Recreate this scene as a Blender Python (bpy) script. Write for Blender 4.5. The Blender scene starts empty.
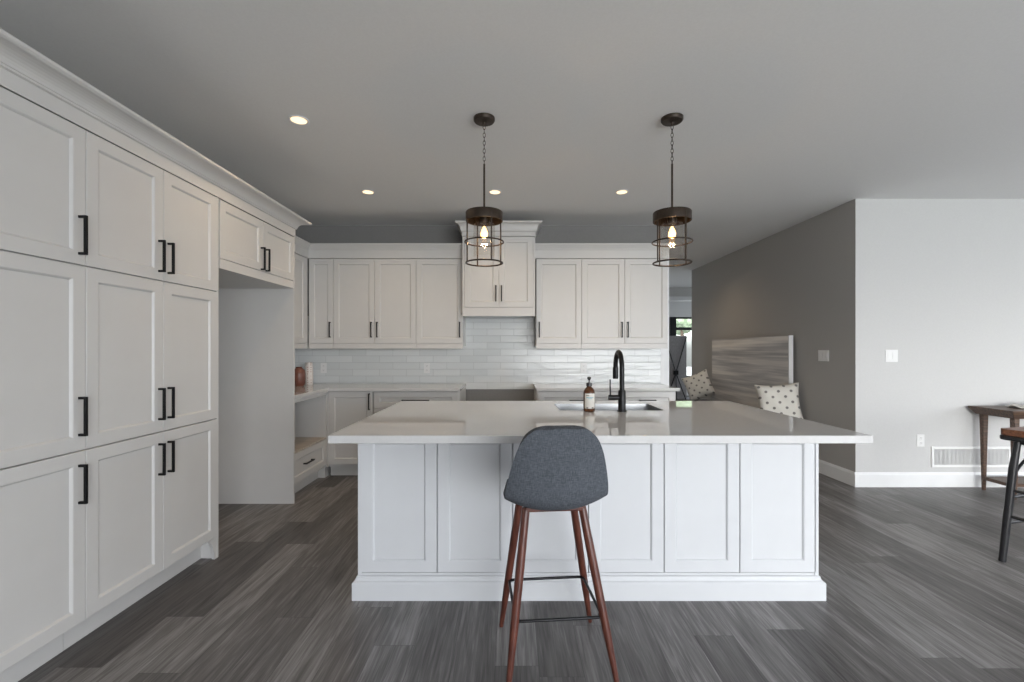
import bpy, bmesh, math, random
from mathutils import Vector, Matrix
random.seed(7)
S = bpy.context.scene
COL = S.collection
PI = math.pi
def R(d): return math.radians(d)

# ------------------------------------------------------------------ camera, world, lights, exposure
EYE = 1.31
cd = bpy.data.cameras.new('camera'); cam = bpy.data.objects.new('camera', cd); COL.objects.link(cam)
cd.sensor_width = 36; cd.lens = 16.0; cd.shift_y = 8/1024; cd.clip_start = .02; cd.clip_end = 200
cam.location = (0, 0, EYE); cam.rotation_euler = (PI/2, 0, 0)
S.camera = cam
S.view_settings.view_transform = 'Standard'; S.view_settings.look = 'None'
S.view_settings.gamma = 1; S.view_settings.use_curve_mapping = False
S.view_settings.exposure = -0.1
W = bpy.data.worlds.new('World'); S.world = W; W.use_nodes = True
wn = W.node_tree.nodes; wl = W.node_tree.links
bg = wn['Background']; sky = wn.new('ShaderNodeTexSky'); sky.sky_type = 'NISHITA'
sky.sun_disc = False; sky.sun_elevation = R(35); sky.sun_rotation = R(200)
sky.air_density = 1.0; sky.dust_density = 3.0
hsv = wn.new('ShaderNodeHueSaturation'); hsv.inputs['Saturation'].default_value = .35
wl.new(sky.outputs[0], hsv.inputs['Color']); wl.new(hsv.outputs[0], bg.inputs[0]); bg.inputs[1].default_value = .9

def area(name, loc, rot, sx, sy, power, col, spread=180):
    l = bpy.data.lights.new(name, 'AREA'); l.shape = 'RECTANGLE'; l.size = sx; l.size_y = sy
    l.energy = power; l.color = col; l.spread = R(spread)
    o = bpy.data.objects.new(name, l); o.location = loc; o.rotation_euler = rot; COL.objects.link(o)
    return o
# daylight through the patio doors behind the camera and the dining window on the right; the hall light is an added fill from an assumed side window
area('patio_daylight', (3.2, -3.45, 1.25), (R(90), 0, 0), 5.4, 2.1, 340, (.90, .925, 1.0))
area('dining_daylight', (7.0, 1.6, 1.5), (R(90), 0, R(90)), 3.0, 1.5, 46, (.90, .925, 1.0))
area('hall_fill', (7.05, 10.6, 1.5), (R(90), 0, R(90)), 3.0, 1.6, 60, (.85, .93, 1.0))

# ------------------------------------------------------------------ materials
def mat(name, col, rough=.5, metal=0, spec=.5, coat=0):
    m = bpy.data.materials.new(name); m.use_nodes = True
    b = m.node_tree.nodes['Principled BSDF']
    b.inputs['Base Color'].default_value = (*col, 1); b.inputs['Roughness'].default_value = rough
    b.inputs['Metallic'].default_value = metal; b.inputs['Specular IOR Level'].default_value = spec
    b.inputs['Coat Weight'].default_value = coat
    return m
def N(m): return m.node_tree.nodes, m.node_tree.links, m.node_tree.nodes['Principled BSDF']
def add_noise(m, c1, c2, scale=(5, 5, 5), detail=3, bump=0, ns=1.0, rng=(.35, .65), coord='Object'):
    n, l, b = N(m)
    tc = n.new('ShaderNodeTexCoord'); mp = n.new('ShaderNodeMapping'); mp.inputs['Scale'].default_value = scale
    no = n.new('ShaderNodeTexNoise'); no.inputs['Scale'].default_value = ns; no.inputs['Detail'].default_value = detail
    cr = n.new('ShaderNodeValToRGB'); cr.color_ramp.elements[0].position = rng[0]; cr.color_ramp.elements[1].position = rng[1]
    cr.color_ramp.elements[0].color = (*c1, 1); cr.color_ramp.elements[1].color = (*c2, 1)
    l.new(tc.outputs[coord], mp.inputs[0]); l.new(mp.outputs[0], no.inputs[0]); l.new(no.outputs[0], cr.inputs[0])
    l.new(cr.outputs[0], b.inputs['Base Color'])
    if bump:
        bp = n.new('ShaderNodeBump'); bp.inputs['Strength'].default_value = bump; bp.inputs['Distance'].default_value = .002
        l.new(no.outputs[0], bp.inputs['Height']); l.new(bp.outputs[0], b.inputs['Normal'])
    return no
def noisy(name, c1, c2, rough=.5, **k):
    m = mat(name, c1, rough); add_noise(m, c1, c2, **k); return m

M = {}
M['wall'] = noisy('greige wall paint', (.545, .542, .535), (.56, .557, .55), .7, scale=(60,)*3, bump=.05)
M['greywall'] = noisy('mid grey wall paint', (.215, .21, .205), (.225, .22, .215), .7, scale=(60,)*3, bump=.05)
M['paving'] = noisy('pale paving', (.42, .41, .39), (.5, .49, .47), .9, scale=(3,)*3)
M['ceiling'] = noisy('ceiling paint', (.74, .74, .735), (.76, .76, .755), .9, scale=(90,)*3, bump=.08)
M['paint'] = noisy('cabinet paint', (.565, .556, .54), (.575, .566, .55), .38, scale=(8,)*3)
M['island'] = noisy('island paint', (.585, .595, .61), (.595, .605, .62), .38, scale=(8,)*3)
M['trim'] = noisy('white trim paint', (.76, .765, .77), (.78, .785, .79), .4, scale=(9,)*3)
M['quartz'] = noisy('white quartz', (.545, .54, .535), (.56, .555, .55), .03, scale=(60,)*3, detail=6)
M['black'] = mat('matt black metal', (.012, .012, .013), .38, .6)
M['blackwood'] = noisy('black painted metal', (.010, .010, .011), (.018, .018, .02), .3, scale=(20, 20, 4))
M['steel'] = mat('stainless steel', (.42, .43, .44), .3, 1)
M['bronze'] = noisy('aged bronze', (.034, .024, .017), (.052, .036, .025), .45, scale=(30,)*3); M['bronze'].node_tree.nodes['Principled BSDF'].inputs['Metallic'].default_value = .5
M['plate'] = mat('white plastic', (.78, .78, .77), .35)
M['slot'] = mat('outlet slot', (.12, .12, .12), .5)
M['walnut'] = noisy('walnut stain', (.060, .017, .011), (.115, .036, .023), .35, scale=(60, 60, 4), detail=6)
M['tablewood'] = noisy('dark oak', (.045, .026, .017), (.12, .068, .042), .45, scale=(5, 70, 70), detail=6)
M['seatwood'] = noisy('reddish seat wood', (.12, .045, .02), (.24, .10, .05), .4, scale=(6, 60, 60), detail=6)
M['shelfwood'] = noisy('beige shelf board', (.38, .33, .28), (.52, .46, .40), .5, scale=(60, 4, 4), detail=4)
M['darkseat'] = noisy('dark bench upholstery', (.035, .025, .02), (.055, .04, .033), .8, scale=(80,)*3)
M['screen'] = noisy('grey panel fabric', (.26, .25, .255), (.32, .31, .315), .8, scale=(60, 60, 20))
M['terracotta'] = noisy('terracotta glaze', (.15, .062, .045), (.21, .085, .06), .35, scale=(20,)*3)
M['cloth'] = noisy('cream cloth', (.55, .53, .47), (.72, .70, .66), .9, scale=(50,)*3, bump=.5)
M['bark'] = noisy('bark', (.10, .07, .05), (.16, .12, .09), .9, scale=(10,)*3)
M['leaf'] = noisy('foliage', (.14, .20, .13), (.34, .42, .30), .8, scale=(6,)*3, bump=.5)
M['lawn'] = noisy('lawn grass', (.12, .20, .06), (.2, .3, .1), .9, scale=(4,)*3)
M['pump'] = mat('black pump plastic', (.012, .012, .014), .3)
M['labelpaper'] = mat('paper label', (.62, .60, .55), .6)
M['inkblue'] = mat('blue ink', (.12, .35, .45), .6)
M['inkdark'] = mat('dark ink', (.10, .09, .08), .6)

# fabric of the stool
m = M['fabric'] = mat('charcoal woven fabric', (.075, .085, .10), .9, spec=.2)
n, l, b = N(m)
tc = n.new('ShaderNodeTexCoord')
outs = []
for sc in ((500, 60, 60), (60, 60, 500)):
    mp = n.new('ShaderNodeMapping'); mp.inputs['Scale'].default_value = sc
    no = n.new('ShaderNodeTexNoise'); no.inputs['Scale'].default_value = 1; no.inputs['Detail'].default_value = 2
    l.new(tc.outputs['Object'], mp.inputs[0]); l.new(mp.outputs[0], no.inputs[0]); outs.append(no)
ma = n.new('ShaderNodeMath'); ma.operation = 'ADD'; l.new(outs[0].outputs[0], ma.inputs[0]); l.new(outs[1].outputs[0], ma.inputs[1])
cr = n.new('ShaderNodeValToRGB'); cr.color_ramp.elements[0].position = .75; cr.color_ramp.elements[1].position = 1.25
cr.color_ramp.elements[0].color = (.050, .056, .066, 1); cr.color_ramp.elements[1].color = (.105, .115, .132, 1)
mm = n.new('ShaderNodeMapRange'); mm.inputs['From Min'].default_value = .6; mm.inputs['From Max'].default_value = 1.4
l.new(ma.outputs[0], mm.inputs[0]); l.new(mm.outputs[0], cr.inputs[0]); cr.color_ramp.elements[0].position = .2; cr.color_ramp.elements[1].position = .8
l.new(cr.outputs[0], b.inputs['Base Color'])
bp = n.new('ShaderNodeBump'); bp.inputs['Strength'].default_value = .4; bp.inputs['Distance'].default_value = .001
l.new(ma.outputs[0], bp.inputs['Height']); l.new(bp.outputs[0], b.inputs['Normal'])

# floor planks running away from the camera
m = M['floor'] = mat('grey vinyl plank', (.1, .1, .1), .42, spec=.4)
n, l, b = N(m)
def math_node(op, a, bb):
    x = n.new('ShaderNodeMath'); x.operation = op
    for i, v in enumerate((a, bb)):
        if isinstance(v, (int, float)): x.inputs[i].default_value = v
        else: l.new(v, x.inputs[i])
    return x.outputs[0]
tc = n.new('ShaderNodeTexCoord'); sx = n.new('ShaderNodeSeparateXYZ'); l.new(tc.outputs['Object'], sx.inputs[0])
PWD, PLN = .18, 1.22
ux = math_node('DIVIDE', math_node('ADD', sx.outputs[0], 20.05), PWD); row = math_node('FLOOR', ux, 0)
w1 = n.new('ShaderNodeTexWhiteNoise'); w1.noise_dimensions = '1D'; l.new(row, w1.inputs['W'])
uy = math_node('ADD', math_node('DIVIDE', math_node('ADD', sx.outputs[1], 20), PLN), w1.outputs['Value']); pid = math_node('FLOOR', uy, 0)
cb = n.new('ShaderNodeCombineXYZ'); l.new(row, cb.inputs[0]); l.new(pid, cb.inputs[1])
w2 = n.new('ShaderNodeTexWhiteNoise'); w2.noise_dimensions = '2D'; l.new(cb.outputs[0], w2.inputs['Vector'])
def edge(u, wid): 
    f = math_node('FRACT', u, 0); d = math_node('MINIMUM', f, math_node('SUBTRACT', 1.0, f)); return math_node('LESS_THAN', d, wid)
seam = math_node('MAXIMUM', edge(ux, .0009/PWD), edge(uy, .0009/PLN))
cb = n.new('ShaderNodeCombineXYZ'); ml_ = math_node('MULTIPLY', w2.outputs['Value'], 37.0); l.new(ml_, cb.inputs[0]); l.new(ml_, cb.inputs[2])
va = n.new('ShaderNodeVectorMath'); va.operation = 'ADD'; l.new(tc.outputs['Object'], va.inputs[0]); l.new(cb.outputs[0], va.inputs[1])
def grain(scale, detail, dist=0):
    q = n.new('ShaderNodeMapping'); q.inputs['Scale'].default_value = scale
    g = n.new('ShaderNodeTexNoise'); g.inputs['Scale'].default_value = 1; g.inputs['Detail'].default_value = detail; g.inputs['Distortion'].default_value = dist
    l.new(va.outputs[0], q.inputs[0]); l.new(q.outputs[0], g.inputs[0]); return g
g1 = grain((13, 1.3, 1), 5, 1.6); g2 = grain((95, 4.0, 1), 6, .9)
s1 = math_node('MULTIPLY', w2.outputs['Value'], .36)
s2 = math_node('MULTIPLY', g1.outputs[0], .75)
s3 = math_node('MULTIPLY', g2.outputs[0], .82)
tot = math_node('ADD', math_node('ADD', s1, s2), s3)
mr = n.new('ShaderNodeMapRange'); mr.inputs['From Min'].default_value = .57; mr.inputs['From Max'].default_value = 1.40; l.new(tot, mr.inputs[0])
cr = n.new('ShaderNodeValToRGB'); e = cr.color_ramp.elements
e[0].position = 0; e[0].color = (.040, .036, .034, 1); e[1].position = 1; e[1].color = (.31, .298, .292, 1)
x = e.new(.5); x.color = (.128, .120, .116, 1)
l.new(mr.outputs[0], cr.inputs[0])
mx = n.new('ShaderNodeMix'); mx.data_type = 'RGBA'; mx.inputs[7].default_value = (.03, .03, .03, 1)
l.new(math_node('MULTIPLY', seam, .7), mx.inputs[0]); l.new(cr.outputs[0], mx.inputs[6]); l.new(mx.outputs[2], b.inputs['Base Color'])
bp = n.new('ShaderNodeBump'); bp.inputs['Strength'].default_value = .25; bp.inputs['Distance'].default_value = .002
l.new(g2.outputs[0], bp.inputs['Height']); l.new(bp.outputs[0], b.inputs['Normal'])

# hand made glossy tile
m = M['tile'] = mat('glossy white subway tile', (.7, .7, .7), .2)
n, l, b = N(m)
tc = n.new('ShaderNodeTexCoord'); sx = n.new('ShaderNodeSeparateXYZ'); l.new(tc.outputs['Object'], sx.inputs[0])
xy = math_node('ADD', sx.outputs[0], sx.outputs[1])
zz = math_node('ADD', sx.outputs[2], .008)
cb = n.new('ShaderNodeCombineXYZ'); l.new(xy, cb.inputs[0]); l.new(zz, cb.inputs[1])
bt = n.new('ShaderNodeTexBrick'); bt.offset = .5; bt.inputs['Scale'].default_value = 1
bt.inputs['Brick Width'].default_value = .31; bt.inputs['Row Height'].default_value = .0775
bt.inputs['Mortar Size'].default_value = .0022; bt.inputs['Mortar Smooth'].default_value = .6
bt.inputs['Color1'].default_value = (.66, .685, .68, 1); bt.inputs['Color2'].default_value = (.74, .76, .755, 1); bt.inputs['Mortar'].default_value = (.52, .53, .53, 1)
l.new(cb.outputs[0], bt.inputs[0]); l.new(bt.outputs['Color'], b.inputs['Base Color'])
q = n.new('ShaderNodeMapping'); q.inputs['Scale'].default_value = (5, 5, 17); l.new(tc.outputs['Object'], q.inputs[0])
no = n.new('ShaderNodeTexNoise'); no.inputs['Scale'].default_value = 1; no.inputs['Detail'].default_value = 2; l.new(q.outputs[0], no.inputs[0])
hh = math_node('SUBTRACT', math_node('MULTIPLY', no.outputs[0], 1.6), bt.outputs['Fac'])
bp = n.new('ShaderNodeBump'); bp.inputs['Strength'].default_value = .55; bp.inputs['Distance'].default_value = .006
l.new(hh, bp.inputs['Height']); l.new(bp.outputs[0], b.inputs['Normal'])

# veined board: bands running along y
m = M['marble'] = mat('grey banded stone look', (.3, .3, .3), .35)
n, l, b = N(m)
tc = n.new('ShaderNodeTexCoord')
def stripes(sc, d, dist):
    q = n.new('ShaderNodeMapping'); q.inputs['Scale'].default_value = sc; q.inputs['Rotation'].default_value = (R(4), 0, 0)
    g = n.new('ShaderNodeTexNoise'); g.inputs['Scale'].default_value = 1; g.inputs['Detail'].default_value = d; g.inputs['Distortion'].default_value = dist
    l.new(tc.outputs['Object'], q.inputs[0]); l.new(q.outputs[0], g.inputs[0]); return g.outputs[0]
a1 = stripes((1, .42, 9), 3, .35); a2 = stripes((1, 1.0, 32), 3, .3)
t_ = math_node('ADD', math_node('MULTIPLY', a1, .7), math_node('MULTIPLY', a2, .3))
cr = n.new('ShaderNodeValToRGB'); e = cr.color_ramp.elements
e[0].position = .33; e[0].color = (.30, .30, .31, 1); e[1].position = .64; e[1].color = (.85, .82, .78, 1)
x = e.new(.46); x.color = (.50, .49, .49, 1); x = e.new(.52); x.color = (.66, .64, .62, 1)
l.new(t_, cr.inputs[0]); l.new(cr.outputs[0], b.inputs['Base Color'])

# dotted cushion cloth
m = M['dots'] = mat('dotted cushion cotton', (.6, .58, .54), .9, spec=.2)
n, l, b = N(m)
tc = n.new('ShaderNodeTexCoord'); sx = n.new('ShaderNodeSeparateXYZ'); l.new(tc.outputs['Object'], sx.inputs[0])
cb = n.new('ShaderNodeCombineXYZ'); l.new(sx.outputs[0], cb.inputs[0]); l.new(sx.outputs[2], cb.inputs[1])
q = n.new('ShaderNodeMapping'); q.inputs['Rotation'].default_value = (0, 0, R(45)); l.new(cb.outputs[0], q.inputs[0])
vo = n.new('ShaderNodeTexVoronoi'); vo.voronoi_dimensions = '2D'; vo.inputs['Randomness'].default_value = 0; vo.inputs['Scale'].default_value = 11.5
l.new(q.outputs[0], vo.inputs['Vector'])
cr = n.new('ShaderNodeValToRGB'); cr.color_ramp.elements[0].position = .15; cr.color_ramp.elements[1].position = .19
cr.color_ramp.elements[0].color = (.20, .19, .18, 1); cr.color_ramp.elements[1].color = (.66, .64, .59, 1)
l.new(vo.outputs['Distance'], cr.inputs[0]); l.new(cr.outputs[0], b.inputs['Base Color'])

# white vase with a pattern of small pink marks
m = M['vasepattern'] = mat('white patterned ceramic', (.7, .65, .6), .4)
n, l, b = N(m)
tc = n.new('ShaderNodeTexCoord'); vo = n.new('ShaderNodeTexVoronoi'); vo.inputs['Randomness'].default_value = .2; vo.inputs['Scale'].default_value = 42
l.new(tc.outputs['Object'], vo.inputs['Vector'])
cr = n.new('ShaderNodeValToRGB'); cr.color_ramp.elements[0].position = .28; cr.color_ramp.elements[1].position = .36
cr.color_ramp.elements[0].color = (.42, .26, .22, 1); cr.color_ramp.elements[1].color = (.74, .70, .66, 1)
l.new(vo.outputs['Distance'], cr.inputs[0]); l.new(cr.outputs[0], b.inputs['Base Color'])

def glass(name, tint, refl=.08, thin=True):
    m = bpy.data.materials.new(name); m.use_nodes = True
    n = m.node_tree.nodes; l = m.node_tree.links; n.remove(n['Principled BSDF'])
    tr = n.new('ShaderNodeBsdfTransparent'); tr.inputs[0].default_value = (*tint, 1)
    gl = n.new('ShaderNodeBsdfGlossy'); gl.inputs['Roughness'].default_value = .03
    fr = n.new('ShaderNodeLayerWeight'); fr.inputs[0].default_value = .35
    mu = n.new('ShaderNodeMath'); mu.operation = 'MULTIPLY_ADD'; mu.inputs[1].default_value = .15; mu.inputs[2].default_value = refl
    l.new(fr.outputs['Facing'], mu.inputs[0])
    mx = n.new('ShaderNodeMixShader'); l.new(mu.outputs[0], mx.inputs[0]); l.new(tr.outputs[0], mx.inputs[1]); l.new(gl.outputs[0], mx.inputs[2])
    l.new(mx.outputs[0], n['Material Output'].inputs[0]); return m
M['glass'] = glass('clear lamp glass', (.985, .975, .96), .01)
M['pane'] = glass('window glass', (.95, .97, .97), .03)
m = M['amber'] = mat('amber bottle plastic', (.10, .035, .012), .12)
m.node_tree.nodes['Principled BSDF'].inputs['Transmission Weight'].default_value = .25
def emit(name, col, st):
    m = mat(name, col, .4); b = m.node_tree.nodes['Principled BSDF']
    b.inputs['Emission Color'].default_value = (*col, 1); b.inputs['Emission Strength'].default_value = st; return m
M['lens'] = emit('warm downlight lens', (1, .72, .42), 1.9)
M['filament'] = emit('glowing filament', (1, .62, .28), 3.5)
M['bulb'] = emit('warm bulb glass', (1, .62, .28), 3.2)

# ------------------------------------------------------------------ mesh helpers
def BM(): return bmesh.new()
def box(bm, x0, x1, y0, y1, z0, z1, mtx=None):
    vs = [bm.verts.new(Vector(p)) for p in ((x0,y0,z0),(x1,y0,z0),(x1,y1,z0),(x0,y1,z0),(x0,y0,z1),(x1,y0,z1),(x1,y1,z1),(x0,y1,z1))]
    if mtx:
        for v in vs: v.co = mtx @ v.co
    for f in ((3,2,1,0),(4,5,6,7),(0,1,5,4),(1,2,6,5),(2,3,7,6),(3,0,4,7)): bm.faces.new([vs[i] for i in f])
    return bm
def frame_of(d):
    d = d.normalized(); u = Vector((0,0,1)) if abs(d.z) < .95 else Vector((1,0,0))
    a = d.cross(u).normalized(); return a, d.cross(a).normalized()
def tube(bm, pts, r, seg=12, closed=False, caps=True):
    pts = [Vector(p) for p in pts]; n = len(pts); rs = r if isinstance(r, (list, tuple)) else [r]*n
    rings = []; pa = None
    for i, p in enumerate(pts):
        if closed: d = pts[(i+1) % n]-pts[i-1]
        else: d = pts[min(i+1, n-1)]-pts[max(i-1, 0)]
        d.normalize()
        if pa is None: a, bb = frame_of(d)
        else:
            a = pa-d*pa.dot(d); a.normalize(); bb = d.cross(a)
        pa = a
        rings.append([bm.verts.new(p+(a*math.cos(2*PI*k/seg)+bb*math.sin(2*PI*k/seg))*rs[i]) for k in range(seg)])
    m_ = n if closed else n-1
    for i in range(m_):
        A = rings[i]; B = rings[(i+1) % n]
        for k in range(seg): bm.faces.new((A[k], A[(k+1) % seg], B[(k+1) % seg], B[k]))
    if caps and not closed:
        bm.faces.new(rings[0][::-1]); bm.faces.new(rings[-1])
    return bm
def lathe(bm, prof, seg=32, c=(0,0,0), closed=False):
    rings = []
    for r, z in prof:
        if r < 1e-6: rings.append([bm.verts.new((c[0], c[1], c[2]+z))])
        else: rings.append([bm.verts.new((c[0]+r*math.cos(2*PI*k/seg), c[1]+r*math.sin(2*PI*k/seg), c[2]+z)) for k in range(seg)])
    idx = range(len(rings)) if closed else range(len(rings)-1)
    for i in idx:
        A = rings[i]; B = rings[(i+1) % len(rings)]
        for k in range(seg):
            k2 = (k+1) % seg
            f = [A[0]] if len(A) == 1 else [A[k], A[k2]]
            f += [B[0]] if len(B) == 1 else [B[k2], B[k]]
            if len(f) > 2: bm.faces.new(f)
    return bm
def ring_pts(r, z, n=40, c=(0,0)): return [(c[0]+r*math.cos(2*PI*k/n), c[1]+r*math.sin(2*PI*k/n), z) for k in range(n)]
def sweep(bm, prof, path, closed=False):
    """prof: closed outline [(out, z)], out = to the right of the path direction; mitred corners"""
    P = [Vector((p[0], p[1])) for p in path]; n = len(P); rows = []
    for i, p in enumerate(P):
        dirs = []
        if i > 0 or closed: dirs.append((p-P[i-1]).normalized())
        if i < n-1 or closed: dirs.append((P[(i+1) % n]-p).normalized())
        ns = [Vector((d.y, -d.x)) for d in dirs]
        if len(ns) == 2:
            nn = (ns[0]+ns[1]).normalized(); k = 1/max(.2, nn.dot(ns[0]))
        else: nn = ns[0]; k = 1
        rows.append([bm.verts.new((p.x+nn.x*k*o, p.y+nn.y*k*o, z)) for o, z in prof])
    m_ = len(prof)
    for i in range(n if closed else n-1):
        A = rows[i]; B = rows[(i+1) % n]
        for k in range(m_): bm.faces.new((A[k], A[(k+1) % m_], B[(k+1) % m_], B[k]))
    if not closed:
        bm.faces.new(rows[0][::-1]); bm.faces.new(rows[-1])
    return bm
def prism(bm, outline, z0, z1):
    a = [bm.verts.new((x, y, z0)) for x, y in outline]; b_ = [bm.verts.new((x, y, z1)) for x, y in outline]; n = len(a)
    bm.faces.new(a[::-1]); bm.faces.new(b_)
    for i in range(n): bm.faces.new((a[i], a[(i+1) % n], b_[(i+1) % n], b_[i]))
    return bm

def obj(name, bm, m, parent=None, smooth=False, bevel=0, sub=0, loc=None):
    bmesh.ops.recalc_face_normals(bm, faces=bm.faces)
    me = bpy.data.meshes.new(name); bm.to_mesh(me); bm.free()
    if isinstance(m, str): m = M[m]
    me.materials.append(m)
    if smooth:
        me.polygons.foreach_set('use_smooth', [True]*len(me.polygons))
        try: me.set_sharp_from_angle(angle=R(38))
        except Exception: pass
    o = bpy.data.objects.new(name, me); COL.objects.link(o)
    if parent: o.parent = parent
    if loc: o.location = loc
    if bevel:
        md = o.modifiers.new('bevel', 'BEVEL'); md.width = bevel; md.segments = 2; md.limit_method = 'ANGLE'; md.angle_limit = R(40)
    if sub:
        md = o.modifiers.new('sub', 'SUBSURF'); md.levels = sub; md.render_levels = sub
    return o
def tag(o, label, cat, group=None):
    o['label'] = label; o['category'] = cat
    if group: o['group'] = group
    return o
def thing(name, label, cat, loc=(0,0,0), rz=0, group=None):
    o = bpy.data.objects.new(name, None); COL.objects.link(o); o.location = loc; o.rotation_euler = (0, 0, rz)
    o.empty_display_size = .1
    return tag(o, label, cat, group)
def struct(name, bm, m, parent=None, **k):
    o = obj(name, bm, m, parent, **k)
    if not parent: o['kind'] = 'structure'
    return o
def copy_tree(o, parent=None):
    c = o.copy(); COL.objects.link(c); c.parent = parent
    for ch in list(o.children): copy_tree(ch, c)
    return c

# ------------------------------------------------------------------ room shell
XL = -2.53; YB = 5.26; ZC = 2.74; XH = 3.268; YR = 4.33; XR = 7.2; YF = -3.6
struct('floor', box(BM(), XL-.12, XR+.12, YF-.12, 12.92, -.1, 0), 'floor')
struct('ceiling', box(BM(), XL-.12, XR+.12, YF-.12, 12.92, ZC, ZC+.1), 'ceiling')
struct('wall_left', box(BM(), XL-.12, XL, YF, YB+.12, 0, ZC), 'wall')
struct('wall_back', box(BM(), XL, 1.81, YB, YB+.12, 0, ZC), 'greywall')
struct('wall_hall_left', box(BM(), 1.69, 1.81, YB+.12, 12.8, 0, ZC), 'wall')
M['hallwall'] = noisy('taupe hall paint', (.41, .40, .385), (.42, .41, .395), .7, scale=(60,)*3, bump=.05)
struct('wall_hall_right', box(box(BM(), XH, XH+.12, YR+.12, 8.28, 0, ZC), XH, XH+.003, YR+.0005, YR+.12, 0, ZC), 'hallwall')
struct('wall_right_room', box(BM(), XH+.003, XR, YR, YR+.12, 0, ZC), 'wall')
struct('wall_hall_end', box(BM(), XH+.12, XR, 8.16, 8.28, 0, ZC), 'wall')
# far wall with its two window openings
def wall_y(name, x0, x1, y0, y1, holes):
    bm = BM(); x = x0
    for hx0, hx1, hz0, hz1 in holes:
        if hx0 > x+1e-4: box(bm, x, hx0, y0, y1, 0, ZC)
        if hz0 > 0: box(bm, hx0, hx1, y0, y1, 0, hz0)
        box(bm, hx0, hx1, y0, y1, hz1, ZC); x = hx1
    if x < x1: box(bm, x, x1, y0, y1, 0, ZC)
    return struct(name, bm, 'wall')
wall_y('wall_far', 1.69, XR, 12.8, 12.92, [(2.9, 4.44, .5, 2.21), (4.58, 6.3, .5, 2.21)])
wall_y('wall_front', XL, XR, YF-.12, YF, [(.4, 6.0, .02, 2.25)])
bm = BM(); box(bm, XR, XR+.12, YF, -.1, 0, ZC); box(bm, XR, XR+.12, 3.3, 9.0, 0, ZC); box(bm, XR, XR+.12, 12.2, 12.8, 0, ZC); box(bm, XR, XR+.12, 9.0, 12.2, 0, .65); box(bm, XR, XR+.12, 9.0, 12.2, 2.35, ZC); box(bm, XR, XR+.12, -.1, 3.3, 0, .7); box(bm, XR, XR+.12, -.1, 3.3, 2.3, ZC)
struct('wall_right', bm, 'wall')
def window(name, x0, x1, z0, z1, y, bars_x=(), bars_z=(), w=.05, along='x', fm='black'):
    f = lambda a0, a1, c0, c1, d0, d1, bm: box(bm, a0, a1, c0, c1, d0, d1) if along == 'x' else box(bm, c0, c1, a0, a1, d0, d1)
    bm = BM(); ya, yb = y-.035, y+.035
    f(x0, x0+w, ya, yb, z0, z1, bm); f(x1-w, x1, ya, yb, z0, z1, bm)
    f(x0+w, x1-w, ya, yb, z0, z0+w, bm); f(x0+w, x1-w, ya, yb, z1-w, z1, bm)
    for bx in bars_x: f(bx-w/2, bx+w/2, ya, yb, z0+w, z1-w, bm)
    for bz in bars_z: f(x0+w, x1-w, ya, yb, bz-w*.8, bz+w*.8, bm)
    fr = struct(name, bm, fm)
    g = BM(); f(x0+w*.6, x1-w*.6, y-.004, y+.004, z0+w*.6, z1-w*.6, g); obj('window_pane', g, 'pane', fr)
window('window_1', 2.9, 4.44, .5, 2.21, 12.86, (3.7,), (1.88,))
window('window_2', 4.58, 6.3, .5, 2.21, 12.86, (5.45,), (1.88,))
window('window_3', -.1, 3.3, .7, 2.3, XR+.06, (1.6,), (), .06, 'y', 'trim')
window('window_4', 9.0, 12.2, .65, 2.35, XR+.06, (10.6,), (), .06, 'y', 'black')  # assumed window out of view, added to go with the hall light
window('door_1', .4, 6.0, .02, 2.25, YF-.06, (2.3, 4.1), (), .08, 'x', 'trim')
bm = BM(); box(bm, 4.44, 4.58, 12.78, 12.80, .5, 2.21); struct('trim_1', bm, 'black')
# header and crown between hall and far room
bm = BM(); box(bm, 1.81, XR, 10.6, 10.75, 2.53, ZC); struct('wall_header', bm, 'wall')
bm = BM(); sweep(bm, [(0, 2.44), (.03, 2.44), (.03, 2.53), (-.18, 2.53), (-.18, 2.44)], [(1.81, 10.6), (XR, 10.6)]); struct('trim_2', bm, 'trim')
# baseboards
bp_ = [(0, 0), (.016, 0), (.016, .115), (.010, .13), (.006, .138), (0, .138)]
struct('baseboard_hall', sweep(BM(), bp_, [(XH, 8.28), (XH, YR)][::1]), 'trim')
struct('baseboard_right', sweep(BM(), bp_, [(XH-.016, YR), (XR, YR)]), 'trim')
struct('trim_3', box(BM(), 1.716, 1.812, YB-.012, YB, 0, 2.442), 'trim')
struct('baseboard_left', sweep(BM(), bp_, [(XL, YF), (XL, .58)]), 'trim')
# outside
struct('ground_outside', box(BM(), -12, 22, 13.0, 40, -.35, -.25), 'paving')
struct('ground_garden', box(BM(), -12, 22, -30, -3.8, -.35, -.25), 'lawn')
def tree(x, y, h, r, label):
    t = thing('tree', label, 'tree', (x, y, -.25), 0)
    obj('trunk', tube(BM(), [(0,0,0), (.05,0,h*.35), (0,.05,h*.6)], [.14,.1,.06]), 'bark', t, smooth=True)
    bm = BM()
    for i in range(9):
        q = Vector((random.uniform(-.55,.55)*r, random.uniform(-.55,.55)*r, h*.68+random.uniform(-.5,.5)*r))
        s = bmesh.ops.create_icosphere(bm, subdivisions=3, radius=r*random.uniform(.4,.6), matrix=Matrix.Translation(q))
        for v in s['verts']: v.co += (v.co-q)*random.uniform(-.18,.18)
    obj('crown', bm, 'leaf', t)
tree(8.4, 22.5, 4.6, 1.3, 'leafy green tree outside the far window, behind the black transom')
tree(11.6, 25.5, 5.2, 1.6, 'leafy tree farther out in the garden beyond the far window')

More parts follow.
